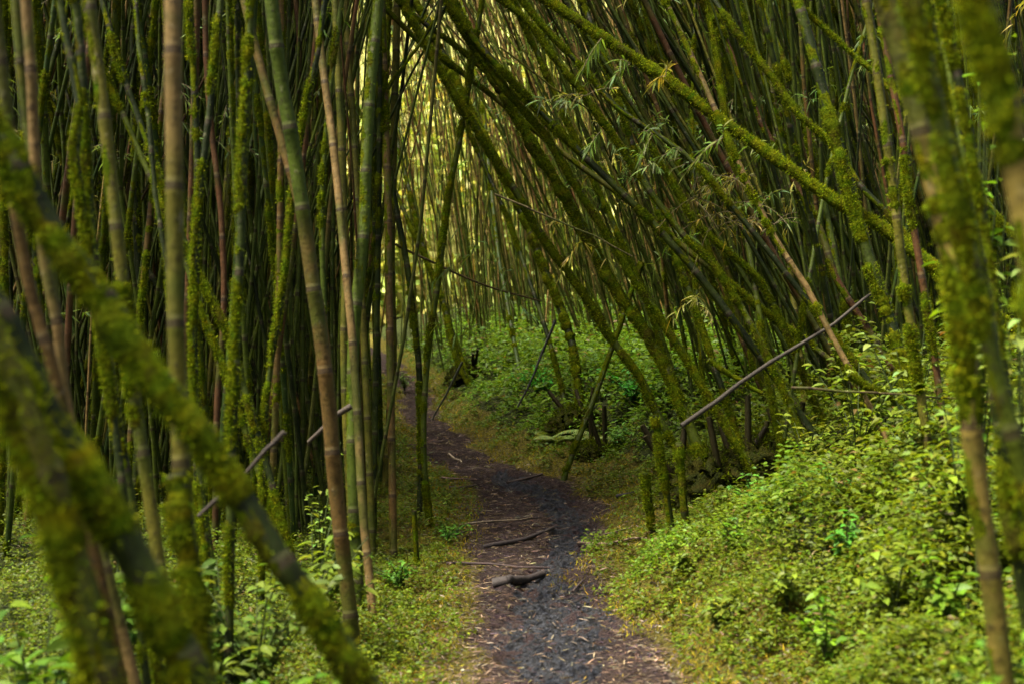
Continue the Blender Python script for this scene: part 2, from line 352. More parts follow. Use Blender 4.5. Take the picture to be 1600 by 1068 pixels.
HERO = {}
def hero(key, label, typ, moss, wpx, db, pts, k=.03, ext=True, spr=(), gold=0., nodesp=.33, dens=None, cat='bamboo culm', group=None, name='bamboo_culm', cut=7.5, typ2=None, swpx=(500, 400)):
    """pts: pixel polyline from top to bottom; db: distance at its foot (None = read it off the ground)"""
    pts = [np.array(p, float) for p in pts]
    if db is None: db = hit(*pts[-1])
    ysp = [p[1] for p in pts]; span = max(1, abs(pts[-1][1] - pts[0][1]))
    W = [at(p[0], p[1], db * (1 + k * (1 - (p[1] - ysp[0]) / span))) for p in pts]
    dn = nrm(W[-1] - W[-2]); p = W[-1].copy(); add = []
    for i in range(80):                                     # run the foot down into the ground
        if p[2] < height(p[0], p[1]) - .04: break
        p = p + dn * .12; dn = nrm(dn + np.array([0, 0, -.02])); 
        if i % 3 == 2: add.append(p.copy())
    add.append(p.copy() - np.array([0, 0, .03])); 
    if np.linalg.norm(add[-1] - W[-1]) > .05: W = W + add[-1:] if len(add) < 2 else W + add
    if ext:
        up_ = nrm(W[0] - W[1]); p = W[0].copy(); pre = []
        for i in range(14):
            if p[2] > cut: break
            p = p + up_ * .6; up_ = nrm(up_ + rng.normal(0, .03, 3)); pre.append(p.copy())
        W = pre[::-1] + W
    line = catmull(np.array(W)[::-1], 6)                   # foot first
    r = wpx * db / FPX / 2 * (.86 if moss > .3 else .92)
    base = line[0]; ctr = empty(name, base); tag(ctr, label, cat, group)
    vis = max(.5, 9 / db)
    core = r * (1 - .26 * moss)
    if typ2:      # typ below, typ2 above the change of colour
        sw = [at(0, q, db)[2] - base[2] for q in swpx]
        stem_mesh(line - base, core, PAL[typ], nodesp, 12, None, PAL[typ2], sw).build('stem', M_STEM, ctr)
    else: stem_mesh(line - base, core, PAL[typ], nodesp, 12).build('stem', M_STEM, ctr)
    if moss > 0:
        sl, fr = moss_mesh(line - base, core * .98, moss, dens or (900 + 1500 * moss) * (1 + 14 * max(0, r - .02)), .008 + .07 * r, gold)
        mo = sl.build('moss_sleeve', M_MOSS, ctr); fr.build('moss_fronds', M_BLADE, mo, False)
    for (sx, sy, n, size, c, sp) in spr:
        ml, mt = MB(), MB(); cc = at(sx, sy, db * .985); spray(ml, mt, cc - base, n, size, c, sp)
        tw = mt.build('twig', M_WOOD, ctr); ml.build('leaf_spray', M_LEAF, tw, False)
    HERO[key] = (ctr, line); return ctr
GL = (.075, .12, .018); YL = (.17, .16, .03); BL = (.10, .16, .05)

exec_heroes = True
# --- left foreground, far out of focus
hero('A', 'long mossy culm leaning from the left edge down to the bottom of the picture, blurred', 'dark', .85, 66, 3.1,
     [(-60, 130), (10, 220), (60, 335), (150, 450), (250, 600), (330, 700), (420, 850), (500, 960), (570, 1068)], gold=.05)
hero('B', 'thick blurred mossy culm rising from the bottom left, right of the brown patch', 'dark', .85, 86, 2.6,
     [(-120, 330), (0, 500), (60, 630), (160, 780), (235, 920), (310, 1068)], k=.0, gold=.05)
hero('C', 'blurred mossy culm at the far left bottom corner, nearest the camera', 'olive', .75, 82, 2.5,
     [(-90, 380), (0, 560), (60, 700), (105, 850), (150, 1000), (165, 1068)], k=0., gold=.15)
hero('D', 'upright smooth tan culm with olive lower half and mossy foot, left foreground', 'olive', .0, 32, 3.6,
     [(270, 0), (271, 150), (273, 300), (274, 450), (278, 600), (284, 740), (298, 900), (318, 1068)], typ2='tan', swpx=(330, 120))
hero('D2', 'short thick mossy stump in front of the foot of the upright tan culm', 'dark', .8, 60, 3.45,
     [(276, 740), (292, 850), (306, 950), (322, 1068)], ext=False)
hero('E', 'yellow-green bare culm in the left foreground, leaning slightly left', 'olive', .15, 25, 4.4,
     [(138, -10), (152, 100), (165, 200), (180, 340), (193, 450), (208, 600), (228, 740), (244, 850)])
hero('E2', 'dark green culm touching the yellow-green bare culm on its left', 'dark', .7, 22, 4.7,
     [(118, 0), (132, 150), (140, 330), (160, 500), (190, 690), (215, 840)])
hero('F', 'large green culm turning brown halfway down, leaning left over the left bank', 'brown', .0, 26, 6.2,
     [(424, 0), (438, 120), (455, 210), (472, 320), (487, 430), (503, 540), (514, 640), (524, 760), (538, 880), (552, 1000)], k=.0, typ2='green', swpx=(430, 300))
hero('F2', 'bare brown culm just behind the large green and brown culm', 'brown', .0, 16, 6.6,
     [(448, 250), (470, 330), (495, 450), (512, 560), (525, 700), (538, 850), (550, 960)])
hero('G', 'slim tan culm with purple tinge standing on the left edge of the path', 'tan', .0, 15, None,
     [(540, 420), (546, 480), (553, 560), (560, 680), (567, 800), (577, 900), (583, 970)], k=.05)
hero('H', 'stout dark green culm with wide joints, first one left of the path gap', 'green', .12, 22, 7.2,
     [(592, -5), (584, 80), (577, 160), (572, 260), (569, 350), (562, 430), (553, 520), (551, 640), (552, 760), (558, 900)], k=.06)
hero('I', 'straight brown and green culm with dark rings beside the path on the left', 'brown', .1, 14, None,
     [(600, 100), (603, 200), (606, 300), (607, 400), (609, 520), (611, 640), (613, 760), (615, 872)], k=.05)
hero('I2', 'smooth olive culm behind the ringed brown culm left of the path', 'olive', 0, 14, 11.0,
     [(621, -5), (619, 80), (616, 180), (613, 300), (611, 420), (614, 560), (606, 700)])
hero('J', 'thin mossy culm leaning right with its foot by the path, crossing another', 'moss', .6, 13, None,
     [(736, 110), (722, 200), (706, 280), (695, 358), (683, 450), (668, 560), (662, 660), (664, 740), (674, 824)], k=.03)
hero('J2', 'dark culm whose foot stands left of the crossing leaning culm', 'dark', .4, 13, None,
     [(600, 180), (614, 300), (632, 390), (645, 480), (655, 580), (659, 680), (657, 750), (655, 812)])
hero('K', 'bare brown culm at the left edge, second from the picture corner', 'brown', .0, 22, 3.6,
     [(-10, 0), (12, 180), (25, 330), (50, 470), (80, 560), (98, 640)], k=0)
hero('L', 'pinkish grey peeling culm near the left edge, behind the mossy ones', 'tan', .0, 20, 4.0,
     [(40, -5), (50, 130), (55, 260), (66, 390), (92, 520), (104, 640), (140, 780), (170, 900)], k=0)
hero('L2', 'pale olive culm close beside the pinkish grey one at the left edge', 'olive', .0, 18, 4.1,
     [(25, 0), (38, 160), (60, 300), (84, 450), (100, 600), (130, 740), (160, 860)], k=0)
hero('M', 'mossy upright culm with moss tufts between the tan culm and the big green one', 'dark', .85, 22, 5.4,
     [(392, -5), (388, 120), (380, 240), (377, 350), (372, 470), (366, 600), (362, 720), (360, 850)])
hero('N', 'mossy culm leaning right just right of the upright tan culm', 'dark', .8, 17, 6.0,
     [(345, -5), (335, 110), (322, 220), (310, 330), (305, 450), (303, 560), (310, 700), (320, 820)])
hero('O', 'dark straight culm hugging the upright tan culm on its right', 'dark', .5, 15, 6.6,
     [(296, -5), (303, 120), (308, 250), (308, 400), (304, 520), (306, 700), (315, 850)])
hero('P', 'dark mossy culm leaning right, making a V with the big green culm', 'dark', .75, 14, 7.0,
     [(508, -5), (497, 80), (480, 160), (468, 230), (456, 320), (449, 400), (438, 480), (424, 560), (414, 660), (412, 760)])
hero('P2', 'thin green culm leaning right above the big green culm', 'green', .5, 12, 7.6,
     [(535, -5), (522, 90), (512, 180), (505, 270), (503, 380), (508, 500), (515, 620), (520, 760)])
hero('Q', 'dark mossy culm slanting left across the top left leaves', 'dark', .6, 15, 7.0,
     [(165, 20), (190, 110), (222, 200), (250, 280), (272, 340), (312, 430), (356, 520), (380, 600)])
hero('Q2', 'mossy culm leaning left below the slanting dark one, left side', 'moss', .7, 14, 7.4,
     [(180, 150), (210, 220), (245, 300), (280, 380), (310, 470), (345, 560), (372, 640)])
hero('Q3', 'nearly black culm slanting down right towards the small pale sticks', 'dark', .2, 14, None,
     [(285, 510), (325, 575), (352, 614), (415, 715), (450, 770), (492, 826)])
hero('Q4', 'black thin culm running straight down at the top left', 'dark', .1, 10, 6.5,
     [(212, 0), (218, 80), (232, 180), (242, 300), (262, 420)])
hero('S', 'thin dark culm leaning left in front of the top left leaves', 'dark', .6, 18, 4.6,
     [(92, -5), (105, 70), (125, 160), (118, 240), (132, 340), (150, 450), (165, 560)])
hero('S2', 'red brown slim culm between the mossy uprights on the left', 'red', .0, 11, 8,
     [(320, 0), (322, 90), (330, 200), (345, 330), (350, 480), (340, 610), (338, 720)])
hero('T', 'slim red brown culm with dark joints in the bright gap at the top', 'red', .0, 10, 10,
     [(462, 0), (468, 60), (466, 130), (460, 220), (470, 330), (486, 460)])
hero('T2', 'slim golden culm right of the big green one, top of the bright gap', 'olive', .0, 12, 9.2,
     [(540, -5), (545, 100), (552, 200), (557, 300), (562, 400)])
hero('T3', 'golden bare culm at the left border of the bright gap', 'olive', .0, 13, 8.2,
     [(530, 150), (534, 240), (537, 340), (539, 440), (537, 540), (540, 650), (548, 800)])
# --- right foreground
hero('X', 'thick culm in the right foreground, tan on one side and mossy on the other', 'gold', .42, 46, 3.4,
     [(1375, -20), (1395, 40), (1425, 150), (1452, 260), (1482, 380), (1504, 500), (1515, 620), (1524, 740), (1545, 880), (1560, 1000)], k=0, gold=.2)
hero('X2', 'dark mossy culm clinging behind the thick tan culm on the right', 'dark', .55, 34, 3.7,
     [(1436, -10), (1464, 110), (1488, 240), (1520, 370), (1544, 500), (1560, 640), (1580, 780)], k=0)
hero('Y', 'very thick yellowish tan culm in the top right corner, closest of all', 'gold', .7, 66, 2.2,
     [(1520, -20), (1545, 70), (1570, 170), (1592, 280), (1612, 400), (1640, 560), (1660, 700)], k=0, gold=.3)
hero('Y2', 'mossy blurred trunk foot at the right edge under the leaves', 'moss', .9, 44, 2.9,
     [(1510, 380), (1535, 490), (1560, 600), (1588, 700), (1612, 800)], ext=True, k=0, gold=.1)
hero('AA', 'slender upright olive culm right of the middle, green joints', 'olive', .1, 17, 6.8,
     [(1352, -5), (1366, 80), (1377, 160), (1388, 240), (1399, 320), (1409, 410), (1420, 490), (1433, 570), (1442, 640)], k=.02)
hero('BB', 'dark red brown culm just right of the slender olive culm', 'red', .3, 14, 7.2,
     [(1370, 0), (1392, 120), (1412, 230), (1424, 330), (1440, 430), (1455, 520), (1466, 600)])
hero('CC', 'dark leaning culm passing behind the broad green leaves at right', 'dark', .6, 22, 4.2,
     [(1470, -10), (1492, 100), (1510, 190), (1528, 290), (1545, 400), (1558, 500)])
hero('CC2', 'thin olive culm at the top right between two thick ones', 'green', .2, 12, 5.5,
     [(1462, -5), (1480, 90), (1492, 180), (1508, 260), (1528, 360)])
# --- the arching right side
hero('DD', 'bright tufted mossy culm arching across the upper right from top centre', 'moss', 1.0, 26, 8.2,
     [(820, -25), (870, 12), (925, 50), (1000, 98), (1062, 140), (1138, 198), (1200, 240), (1290, 305), (1368, 350), (1402, 374), (1470, 425), (1540, 480)], gold=.45, dens=2600, k=.12,
     spr=((985, 100, 26, .08, GL, .14), (940, 60, 22, .08, GL, .15), (1040, 120, 22, .08, YL, .15), (1130, 215, 30, .08, GL, .2)))
hero('DD2', 'dark mossy culm running just under the bright tufted arching one', 'dark', .6, 13, 8.8,
     [(815, 0), (860, 55), (905, 100), (960, 165), (1010, 200), (1080, 250), (1150, 330), (1230, 430), (1300, 520)], k=.08)
hero('EE', 'dark mossy culm crossing above the tufted arch, upper right', 'dark', .9, 15, 8.6,
     [(1112, -5), (1160, 62), (1202, 115), (1249, 179), (1303, 229), (1350, 297), (1384, 331), (1440, 400)], k=.08, gold=.1)
hero('FF', 'thin bright mossy culm slanting at the top right, two from the slender olive one', 'moss', .8, 11, 8.4,
     [(1228, -8), (1290, 46), (1340, 92), (1366, 114), (1420, 170), (1480, 240)], k=.05)
hero('GG', 'long culm arching right from top centre, golden at first and mossy lower', 'olive', .35, 13, 9.6,
     [(600, 12), (662, 71), (710, 105), (763, 145), (817, 189), (867, 229), (911, 263), (979, 312), (1036, 360), (1110, 420), (1170, 468), (1222, 509), (1262, 535), (1330, 590)], k=.1, gold=.2)
hero('HH', 'dark mossy culm running just above the long golden arching one', 'dark', .7, 12, 9.8,
     [(600, -25), (651, 27), (719, 78), (766, 118), (834, 169), (867, 206), (935, 263), (1002, 331), (1060, 400), (1120, 470)], k=.1, gold=.1)
hero('II', 'thick near black culm arching from top centre, smooth underside', 'dark', .25, 14, 9.2,
     [(690, -5), (728, 45), (766, 91), (834, 162), (900, 232), (960, 290), (1030, 360), (1100, 440), (1160, 520)], k=.08)
hero('JJ', 'broad moss clad culm below the near black arching one', 'moss', .95, 17, 9.3,
     [(700, 5), (725, 50), (766, 108), (812, 165), (852, 210), (900, 290), (950, 370), (1000, 450), (1060, 540), (1120, 640)], k=.07)
hero('KK', 'mossy culm between the tufted arch and the near black one', 'moss', .9, 16, 8.9,
     [(772, -10), (834, 44), (867, 91), (921, 159), (969, 229), (1019, 304), (1070, 370), (1120, 420), (1180, 520), (1230, 620), (1250, 680)], k=.06, gold=.1,
     spr=((915, 150, 20, .07, YL, .2), (940, 205, 26, .07, GL, .2), (1020, 210, 30, .08, GL, .2), (1060, 235, 24, .08, GL, .2)))
hero('LL', 'thick mossy culm curving down from top centre to the grassy bank', 'moss', .9, 19, 9.6,
     [(672, 80), (700, 130), (732, 180), (766, 236), (800, 290), (817, 316), (840, 358), (867, 397), (918, 468), (955, 529), (1002, 593), (1030, 654), (1060, 704), (1090, 760)], k=.05, gold=.05)
hero('LM', 'thick mossy culm with its foot right of the two cut stumps', 'moss', .95, 26, None,
     [(790, 150), (827, 216), (867, 280), (901, 340), (935, 402), (969, 461), (1009, 519), (1046, 586), (1072, 650), (1098, 715), (1126, 772)], k=.08, gold=.05)
hero('MM', 'dark stout mossy culm standing in the middle of the green bank', 'dark', .75, 19, None,
     [(740, 180), (790, 280), (823, 350), (854, 428), (878, 485), (896, 545), (904, 600), (910, 645)], k=.1)
hero('NN', 'thin dark culm with its foot before the green bank plants', 'dark', .5, 10, None,
     [(735, 210), (770, 290), (797, 350), (827, 438), (854, 519), (872, 580), (884, 636)], k=.1)
hero('OO', 'pale grey green bare culm standing among the bright green herbs', 'blue', .1, 8, None,
     [(768, 300), (779, 400), (788, 450), (799, 510), (808, 560), (813, 590)], k=.1)
hero('PP', 'dark leaning culm at the left foot of the mossy mound', 'dark', .6, 11, None,
     [(640, 300), (665, 400), (692, 468), (704, 520), (714, 560), (735, 602)], k=.08)
hero('PP2', 'thin dark culm leaning left behind the mossy mound', 'dark', .6, 10, None,
     [(610, 280), (640, 350), (672, 420), (700, 500), (722, 560), (732, 600)], k=.08)
hero('RR', 'grey green bare culm lying against the bank, leaning the other way', 'green', .2, 11, 12.2,
     [(1004, 412), (985, 460), (968, 512), (950, 560), (930, 618), (912, 664)], k=.05, ext=False)
hero('SS', 'reddish bare culm leaning in the upper right behind the tufted arch', 'red', .1, 13, 9.8,
     [(1106, -5), (1140, 80), (1171, 152), (1202, 216), (1249, 297), (1282, 360), (1306, 434), (1340, 490), (1365, 530)], k=.05)
hero('SS2', 'smooth green culm leaning at the top right left of the slender olive one', 'green', .3, 13, 10.2,
     [(1186, -5), (1205, 45), (1222, 88), (1250, 165), (1270, 240), (1290, 330), (1310, 430)], k=.05)
hero('SS3', 'golden upright culm behind the crossing of two dark mossy culms, upper right', 'olive', .1, 12, 10.6,
     [(1200, 60), (1206, 140), (1213, 220), (1220, 300), (1232, 400)], k=.05)
hero('TT', 'green culm leaning the opposite way across the right thicket', 'green', .3, 8, 9.6,
     [(1348, 60), (1330, 118), (1318, 170), (1306, 216), (1296, 263), (1284, 320), (1272, 390)], k=.05)
hero('UU', 'tan and green mossy culm leaning down to the dark crook on the right', 'tan', .45, 13, 8.2,
     [(1130, 200), (1170, 290), (1208, 367), (1236, 412), (1262, 451), (1284, 495), (1303, 532), (1322, 566), (1336, 592)], k=.05, gold=.2)
hero('UV', 'dark broken mossy crook hanging over the leaves at the right', 'dark', .8, 15, 7.4,
     [(1326, 585), (1352, 603), (1385, 618), (1410, 634), (1434, 652)], ext=False, k=0)
hero('VV', 'broad dark stem in shade behind the leafy bank on the right', 'dark', .5, 26, 8.0,
     [(1340, 340), (1362, 420), (1384, 480), (1402, 540), (1416, 590), (1424, 650)], k=.03)
hero('WW', 'mossy culm leaning left, right half, ending behind the fallen pole', 'moss', .8, 14, 9.4,
     [(1020, 230), (1060, 300), (1090, 350), (1138, 394), (1170, 422), (1195, 450), (1230, 520), (1262, 600)], k=.05,
     spr=((1095, 255, 70, .055, GL, .22), (1120, 290, 80, .05, YL, .2), (1150, 280, 90, .055, YL, .25), (1190, 320, 80, .055, GL, .25), (1120, 335, 90, .055, YL, .25), (1165, 345, 90, .05, (.16, .12, .03), .22), (1210, 350, 60, .05, GL, .2), (1080, 310, 60, .05, (.14, .11, .03), .2)))
hero('WX', 'dark culm with its foot beside the first brown broken stub on the bank', 'dark', .7, 15, None,
     [(1040, 360), (1075, 450), (1100, 520), (1122, 590), (1140, 640), (1158, 700), (1180, 740)], k=.06)
hero('WY', 'mossy culm leaning left behind the two cut stumps, dark foot', 'moss', .85, 14, 10.2,
     [(905, 230), (950, 330), (985, 410), (1015, 480), (1040, 560), (1062, 640), (1085, 720)], k=.06)
hero('XX', 'slim upright dark culm just right of the thick mossy foot', 'dark', .6, 9, 10.0,
     [(1088, 420), (1090, 490), (1096, 560), (1104, 640), (1118, 720)], k=.05)
hero('ZZ', 'mossy culm standing over the leafy bank below the fallen pole', 'moss', .7, 14, 9.2,
     [(1185, 480), (1195, 540), (1204, 600), (1214, 660), (1226, 720)], k=.04)

# --- stumps, poles and sticks
def stick(name, label, pts, wpx, d, c, moss=0., cat='stick', group=None, nodes=True, lie=False, tilt=0.):
    """pixel polyline; lie=True drapes it on the ground, d is its distance otherwise (tilt = extra metres along it)"""
    W = []
    for i, p in enumerate(pts):
        if lie:
            q = hit(*p); v = at(p[0], p[1], q); v[2] = height(v[0], v[1]) + .012; W.append(v)
        else: W.append(at(p[0], p[1], d + tilt * i / max(1, len(pts) - 1)))
    if lie: d = hit(*pts[0])
    line = catmull(np.array(W), 6); r = wpx * d / FPX / 2
    if lie: line[:, 2] = np.maximum(line[:, 2], height(line[:, 0], line[:, 1]) + r * .6)
    Ls = np.linalg.norm(line[-1] - line[0]); q_ = np.linspace(0, 1, len(line))[:, None]
    line = line + (np.sin(q_ * 9 + rng.uniform(0, 6, 3)) * .25 + np.sin(q_ * 23 + rng.uniform(0, 6, 3)) * .12 + rng.normal(0, .04, line.shape)) * min(.035, Ls * .035) * np.array([1, 1, .6])
    b = line[0]; o = empty(name, b); tag(o, label, cat, group)
    stem_mesh(line - b, r, c, .3 if nodes else .45, 8, r * .62).build('shaft', M_WOOD if not nodes else M_STEM, o)
    if moss:
        sl, fr = moss_mesh(line - b, r * .95, moss, 500, .010); mo = sl.build('moss_sleeve', M_MOSS, o); fr.build('moss_fronds', M_BLADE, mo, False)
    return o
def stump(label, top, bot, wpx, c='dark', moss=.65):
    return hero('st%d%d' % top, label, c, moss, wpx, None, [top, ((top[0] + bot[0]) / 2, (top[1] + bot[1]) / 2), bot], ext=False, k=0, cat='stump', group='cut bamboo stumps beside the path', name='bamboo_stump')
stump('short mossy cut stump right of the path, leftmost of its trio', (1009, 738), (1021, 838), 18)
stump('taller thin cut stump standing in the middle of the trio right of the path', (1024, 648), (1052, 846), 17)
stump('cut stump nearest the thick mossy foot, rightmost of the trio', (1061, 690), (1073, 842), 19)
stump('dark narrow stump in the grass left of the path', (647, 797), (652, 886), 12, 'dark', .5)
stick('fallen_pole', 'long dark grey brown pole resting diagonally across the right thicket', [(1066, 662), (1110, 630), (1160, 597), (1215, 560), (1270, 527), (1330, 482), (1358, 460)], 8, 8.2, (.024, .016, .005), cat='pole', nodes=False, tilt=.4)
stick('fallen_pole', 'short dark mossy pole crossing under the long diagonal one', [(1108, 562), (1140, 585), (1165, 600), (1192, 614)], 8, 8.5, PAL['dark'], .7, cat='pole')
stick('twig', 'thin reddish twig lying level over the right bank leaves', [(1236, 606), (1300, 609), (1380, 613), (1440, 620), (1500, 622)], 4.5, 6.9, (.06, .035, .02))
stick('twig', 'thin tan twig slanting across the far thicket above the mound', [(616, 380), (650, 398), (692, 418), (766, 448), (847, 472)], 4, 11, (.07, .045, .015))
stick('twig', 'straw coloured dead twig catching light between mossy culms, centre right', [(772, 304), (824, 324), (862, 340), (901, 358), (945, 378), (988, 400)], 3.5, 9.4, (.13, .10, .045))
stick('twig', 'dark crossing branch with moss tufts at the top centre', [(697, 10), (672, 45), (645, 84), (622, 115), (604, 146)], 5, 9.5, PAL['dark'], .35)
stick('twig', 'thin straight golden twig parallel to the arches, upper centre', [(778, 75), (830, 110), (880, 147), (930, 180), (980, 228)], 3.5, 9.4, PAL['olive'])
stick('twig', 'short yellow dead twig bending down under the leaf spray', [(928, 205), (943, 235), (955, 262), (968, 292)], 6, 9.3, PAL['olive'])
stick('dead_stick', 'black thin stick leaning in the bright green herbs', [(866, 500), (850, 545), (834, 582), (810, 634)], 4.5, 14, (.02, .02, .015), nodes=False)
stick('dead_stick', 'slim dark stick leaning over the brown litter slope', [(722, 565), (705, 600), (690, 628), (676, 655)], 4, 15, (.035, .04, .015), nodes=False)
stick('dead_stick', 'broken tan stick poking up among the dark culms, left', [(446, 674), (424, 694), (402, 716), (380, 742)], 9, 5.0, (.026, .015, .005), nodes=False)
stick('dead_stick', 'pale torn bamboo end leaning against the brown culm left of path', [(549, 634), (530, 645), (505, 662), (482, 690)], 10, 7.0, (.034, .020, .006), nodes=False)
stick('dead_stick', 'blurred short tan stick behind the mossy blurred culms', [(376, 746), (352, 768), (310, 806)], 9, 4.6, (.026, .015, .005), nodes=False)
SG = 'dead sticks lying on the path'
stick('path_stick', 'thick dark curved stick lying across the path middle', [(752, 857), (785, 853), (820, 843), (866, 829)], 8, 0, (.03, .02, .016), lie=True, nodes=False, group=SG)
stick('path_stick', 'long thin dark stick lying level above the log', [(700, 882), (744, 884), (800, 887), (858, 891)], 5, 0, (.04, .02, .016), lie=True, nodes=False, group=SG)
stick('path_stick', 'pale brown twig near the left edge below the far bend', [(716, 822), (755, 818), (790, 816), (832, 812)], 4, 0, (.16, .12, .07), lie=True, nodes=False, group=SG)
stick('path_stick', 'dark twig partly buried in moss at the upper path', [(792, 756), (820, 753), (848, 742)], 5, 0, (.05, .03, .02), lie=True, nodes=False, group=SG)
stick('path_stick', 'tan twig at the right edge of the path near the stumps', [(905, 853), (950, 851), (990, 847), (1010, 843)], 5, 0, (.15, .10, .06), lie=True, nodes=False, group=SG)
stick('path_stick', 'short brown twig right of the dark mud', [(938, 840), (962, 832), (985, 829)], 4, 0, (.08, .05, .03), lie=True, nodes=False, group=SG)
stick('path_stick', 'pale stick lying on the far part of the path', [(700, 712), (712, 718), (722, 724)], 4, 0, (.28, .22, .14), lie=True, nodes=False, group=SG)
stick('path_stick', 'brown stick lying level on the far path bend', [(690, 749), (715, 750), (745, 751)], 4, 0, (.12, .07, .05), lie=True, nodes=False, group=SG)
stick('path_stick', 'dark stick at the far left of the path before the crossing culms', [(700, 763), (722, 764), (746, 761)], 5, 0, (.05, .03, .02), lie=True, nodes=False, group=SG)
stick('path_stick', 'charred stick pointing at the short mossy stump', [(965, 777), (985, 775), (1003, 766)], 7, 0, (.02, .018, .016), lie=True, nodes=False, group=SG)
stick('path_stick', 'small dark stick standing off the mud right of the log', [(895, 928), (905, 918), (912, 910)], 5, 0, (.04, .025, .02), lie=True, nodes=False, group=SG)
stick('path_stick', 'faint dark stick lying in the litter left of the mud', [(690, 840), (712, 838), (730, 832)], 4, 0, (.05, .03, .02), lie=True, nodes=False, group=SG)
stick('path_log', 'short rotten brown log half sunk in the path mud', [(772, 916), (790, 914), (815, 911), (838, 906), (850, 902)], 17, 0, (.024, .015, .011), lie=True, nodes=False, cat='log')

# ------------------------------------------------------------------ mounds at culm feet
def mound(label, px, py, wm, hm, nst=6):
    d = hit(px, py); b = at(px, py, d); b[2] = height(b[0], b[1]) - .05
    n, m = 20, 34; a = np.linspace(0, math.pi / 2, n)[:, None]; t = (np.arange(m) * 2 * math.pi / m)[None]
    rr = 1 + .14 * np.sin(3 * t + 1) + .12 * rng.normal(size=(n, m))
    X = wm * np.cos(a) * np.cos(t) * rr; Y = wm * .8 * np.cos(a) * np.sin(t) * rr; Z = hm * np.sin(a) * (1 + .12 * rng.normal(size=(n, m)))
    V = np.stack([X, Y, Z], -1); i = np.arange(n - 1)[:, None] * m; j = np.arange(m)[None]; j2 = (j + 1) % m
    F = np.stack([i + j, i + j2, i + m + j2, i + m + j], -1).reshape(-1, 4)
    o = empty('root_mound', b); tag(o, label, 'root mound', 'mossy root mounds at the bamboo feet')
    mb = MB(); mb.add(V, F, np.array([.022, .026, .006, 0])); mb.build('mound', M_MOSS, o)
    fr = MB(); k = 2600; vi = rng.integers(0, n * m, k); B = V.reshape(-1, 3)[vi] + rng.normal(0, .02, (k, 3))
    blades(fr, B, nrm(B) + rng.normal(0, .5, (k, 3)), rng.uniform(.01, .035, k), .006, vary(MOSSC, k, .4)); fr.build('moss_fronds', M_BLADE, o, False)
    for q in range(nst):
        st = MB()
        th = rng.uniform(0, 6.28); c = np.array([math.cos(th) * wm * .6, math.sin(th) * wm * .5, hm * .3])
        e = c + np.array([rng.normal(0, .12) - .08, rng.normal(0, .08), rng.uniform(.15, .45)])
        tubes(st, np.linspace(c, e, 5)[None], np.array([[.02, .02, .021, .02, .017]]), 8, np.array([[.030, .036, .004, 40]]))
        st.build('broken_stub', M_STEM, o)
mound('dark mossy root mound where the far path bends, under leaning culms', 725, 596, .26, .26, 3)
mound('dark root mound with stubs in the middle of the green bank', 896, 668, .24, .2, 3)
mound('mossy root mound at the foot of the thick culm by the stump trio', 1100, 770, .26, .28)
mound('shaded root mound behind the leafy bank, right of the stump trio', 1190, 730, .3, .22)
mound('small dark root mound among brown moss below the green herbs', 925, 712, .22, .14, 3)

# ------------------------------------------------------------------ the thicket: one culm prototype per look, copied
LX = [0, 540, 585, 625, 650, 700, 740, 800, 860, 900, 1000, 1060, 1130, 1250, 1400, 1600, 3000]
LY = [900, 900, 860, 700, 600, 580, 550, 532, 536, 540, 560, 640, 720, 680, 640, 600, 560]
def allowed(x, y):
    z = height(x, y); px, py, d = to_px(np.stack([x, y, z], -1))
    u = np.abs(x - pathc(y))
    return (py < np.interp(px, LX, LY)) & (u > pathw(y) + .35)
def lean_of(px, d, n):
    mu = np.interp(px, [0, 300, 480, 600, 700, 850, 1000, 1200, 1400, 1600], [-3, -3, 2, 3, 9, 14, 18, 18, 13, 9])
    sg = np.interp(px, [0, 500, 600, 800, 1100, 1600], [8, 7, 5, 8, 9, 9])
    far = smooth(16, 26, d); mu = mu * (1 - .45 * far); return rng.normal(mu, sg * (1 - .3 * far), n)
TYPES = ['moss', 'dark', 'green', 'blue', 'olive', 'tan', 'brown', 'red']
protos = []
for i, (ty, mo) in enumerate([('moss', .95), ('moss', .8), ('dark', .9), ('dark', .6), ('dark', .35), ('green', .5), ('green', .2), ('blue', .1), ('blue', .4),
                              ('olive', .1), ('brown', .15), ('red', .1), ('moss', 1.), ('brown', .5), ('olive', .4)]):
    H = 9.0; z = np.linspace(0, H, 40); bow = rng.uniform(.2, .9)
    line = np.stack([bow * (z / H) ** 2 + .03 * np.sin(z * 1.3 + i), .04 * np.sin(z * .9 + 2 * i), z], 1)
    e = empty('bamboo_culm', (0, 0, 0))
    stem_mesh(line, .0175, PAL[ty], rng.uniform(.28, .4), 8, .012).build('stem', M_STEM, e)
    if mo > .3:
        sl, fr = moss_mesh(line, .0165, mo, 420 + 360 * mo, .010, .05, 8); s_ = sl.build('moss_sleeve', M_MOSS, e); fr.build('moss_fronds', M_BLADE, s_, False)
    if i % 3 == 0:
        for q in range(4):
            ml, mt = MB(), MB(); zz = rng.uniform(2.2, 6.0); spray(ml, mt, [bow * (zz / H) ** 2, 0, zz], 34, .07, (GL, BL, YL)[q % 3], .3)
            tw = mt.build('twig', M_WOOD, e); ml.build('leaf_spray', M_LEAF, tw, False)
    protos.append((e, ty, mo))
def copy_tree(o, parent=None):
    c = o.copy(); COL.objects.link(c)
    if parent is not None: c.parent = parent
    for ch in list(o.children): copy_tree(ch, c)
    return c
from mathutils import Matrix, Vector
WORD = dict(moss='slim moss covered', dark='slim dark mossy', green='slim green', blue='slim grey green', olive='slim golden', brown='slim brown', red='slim reddish')
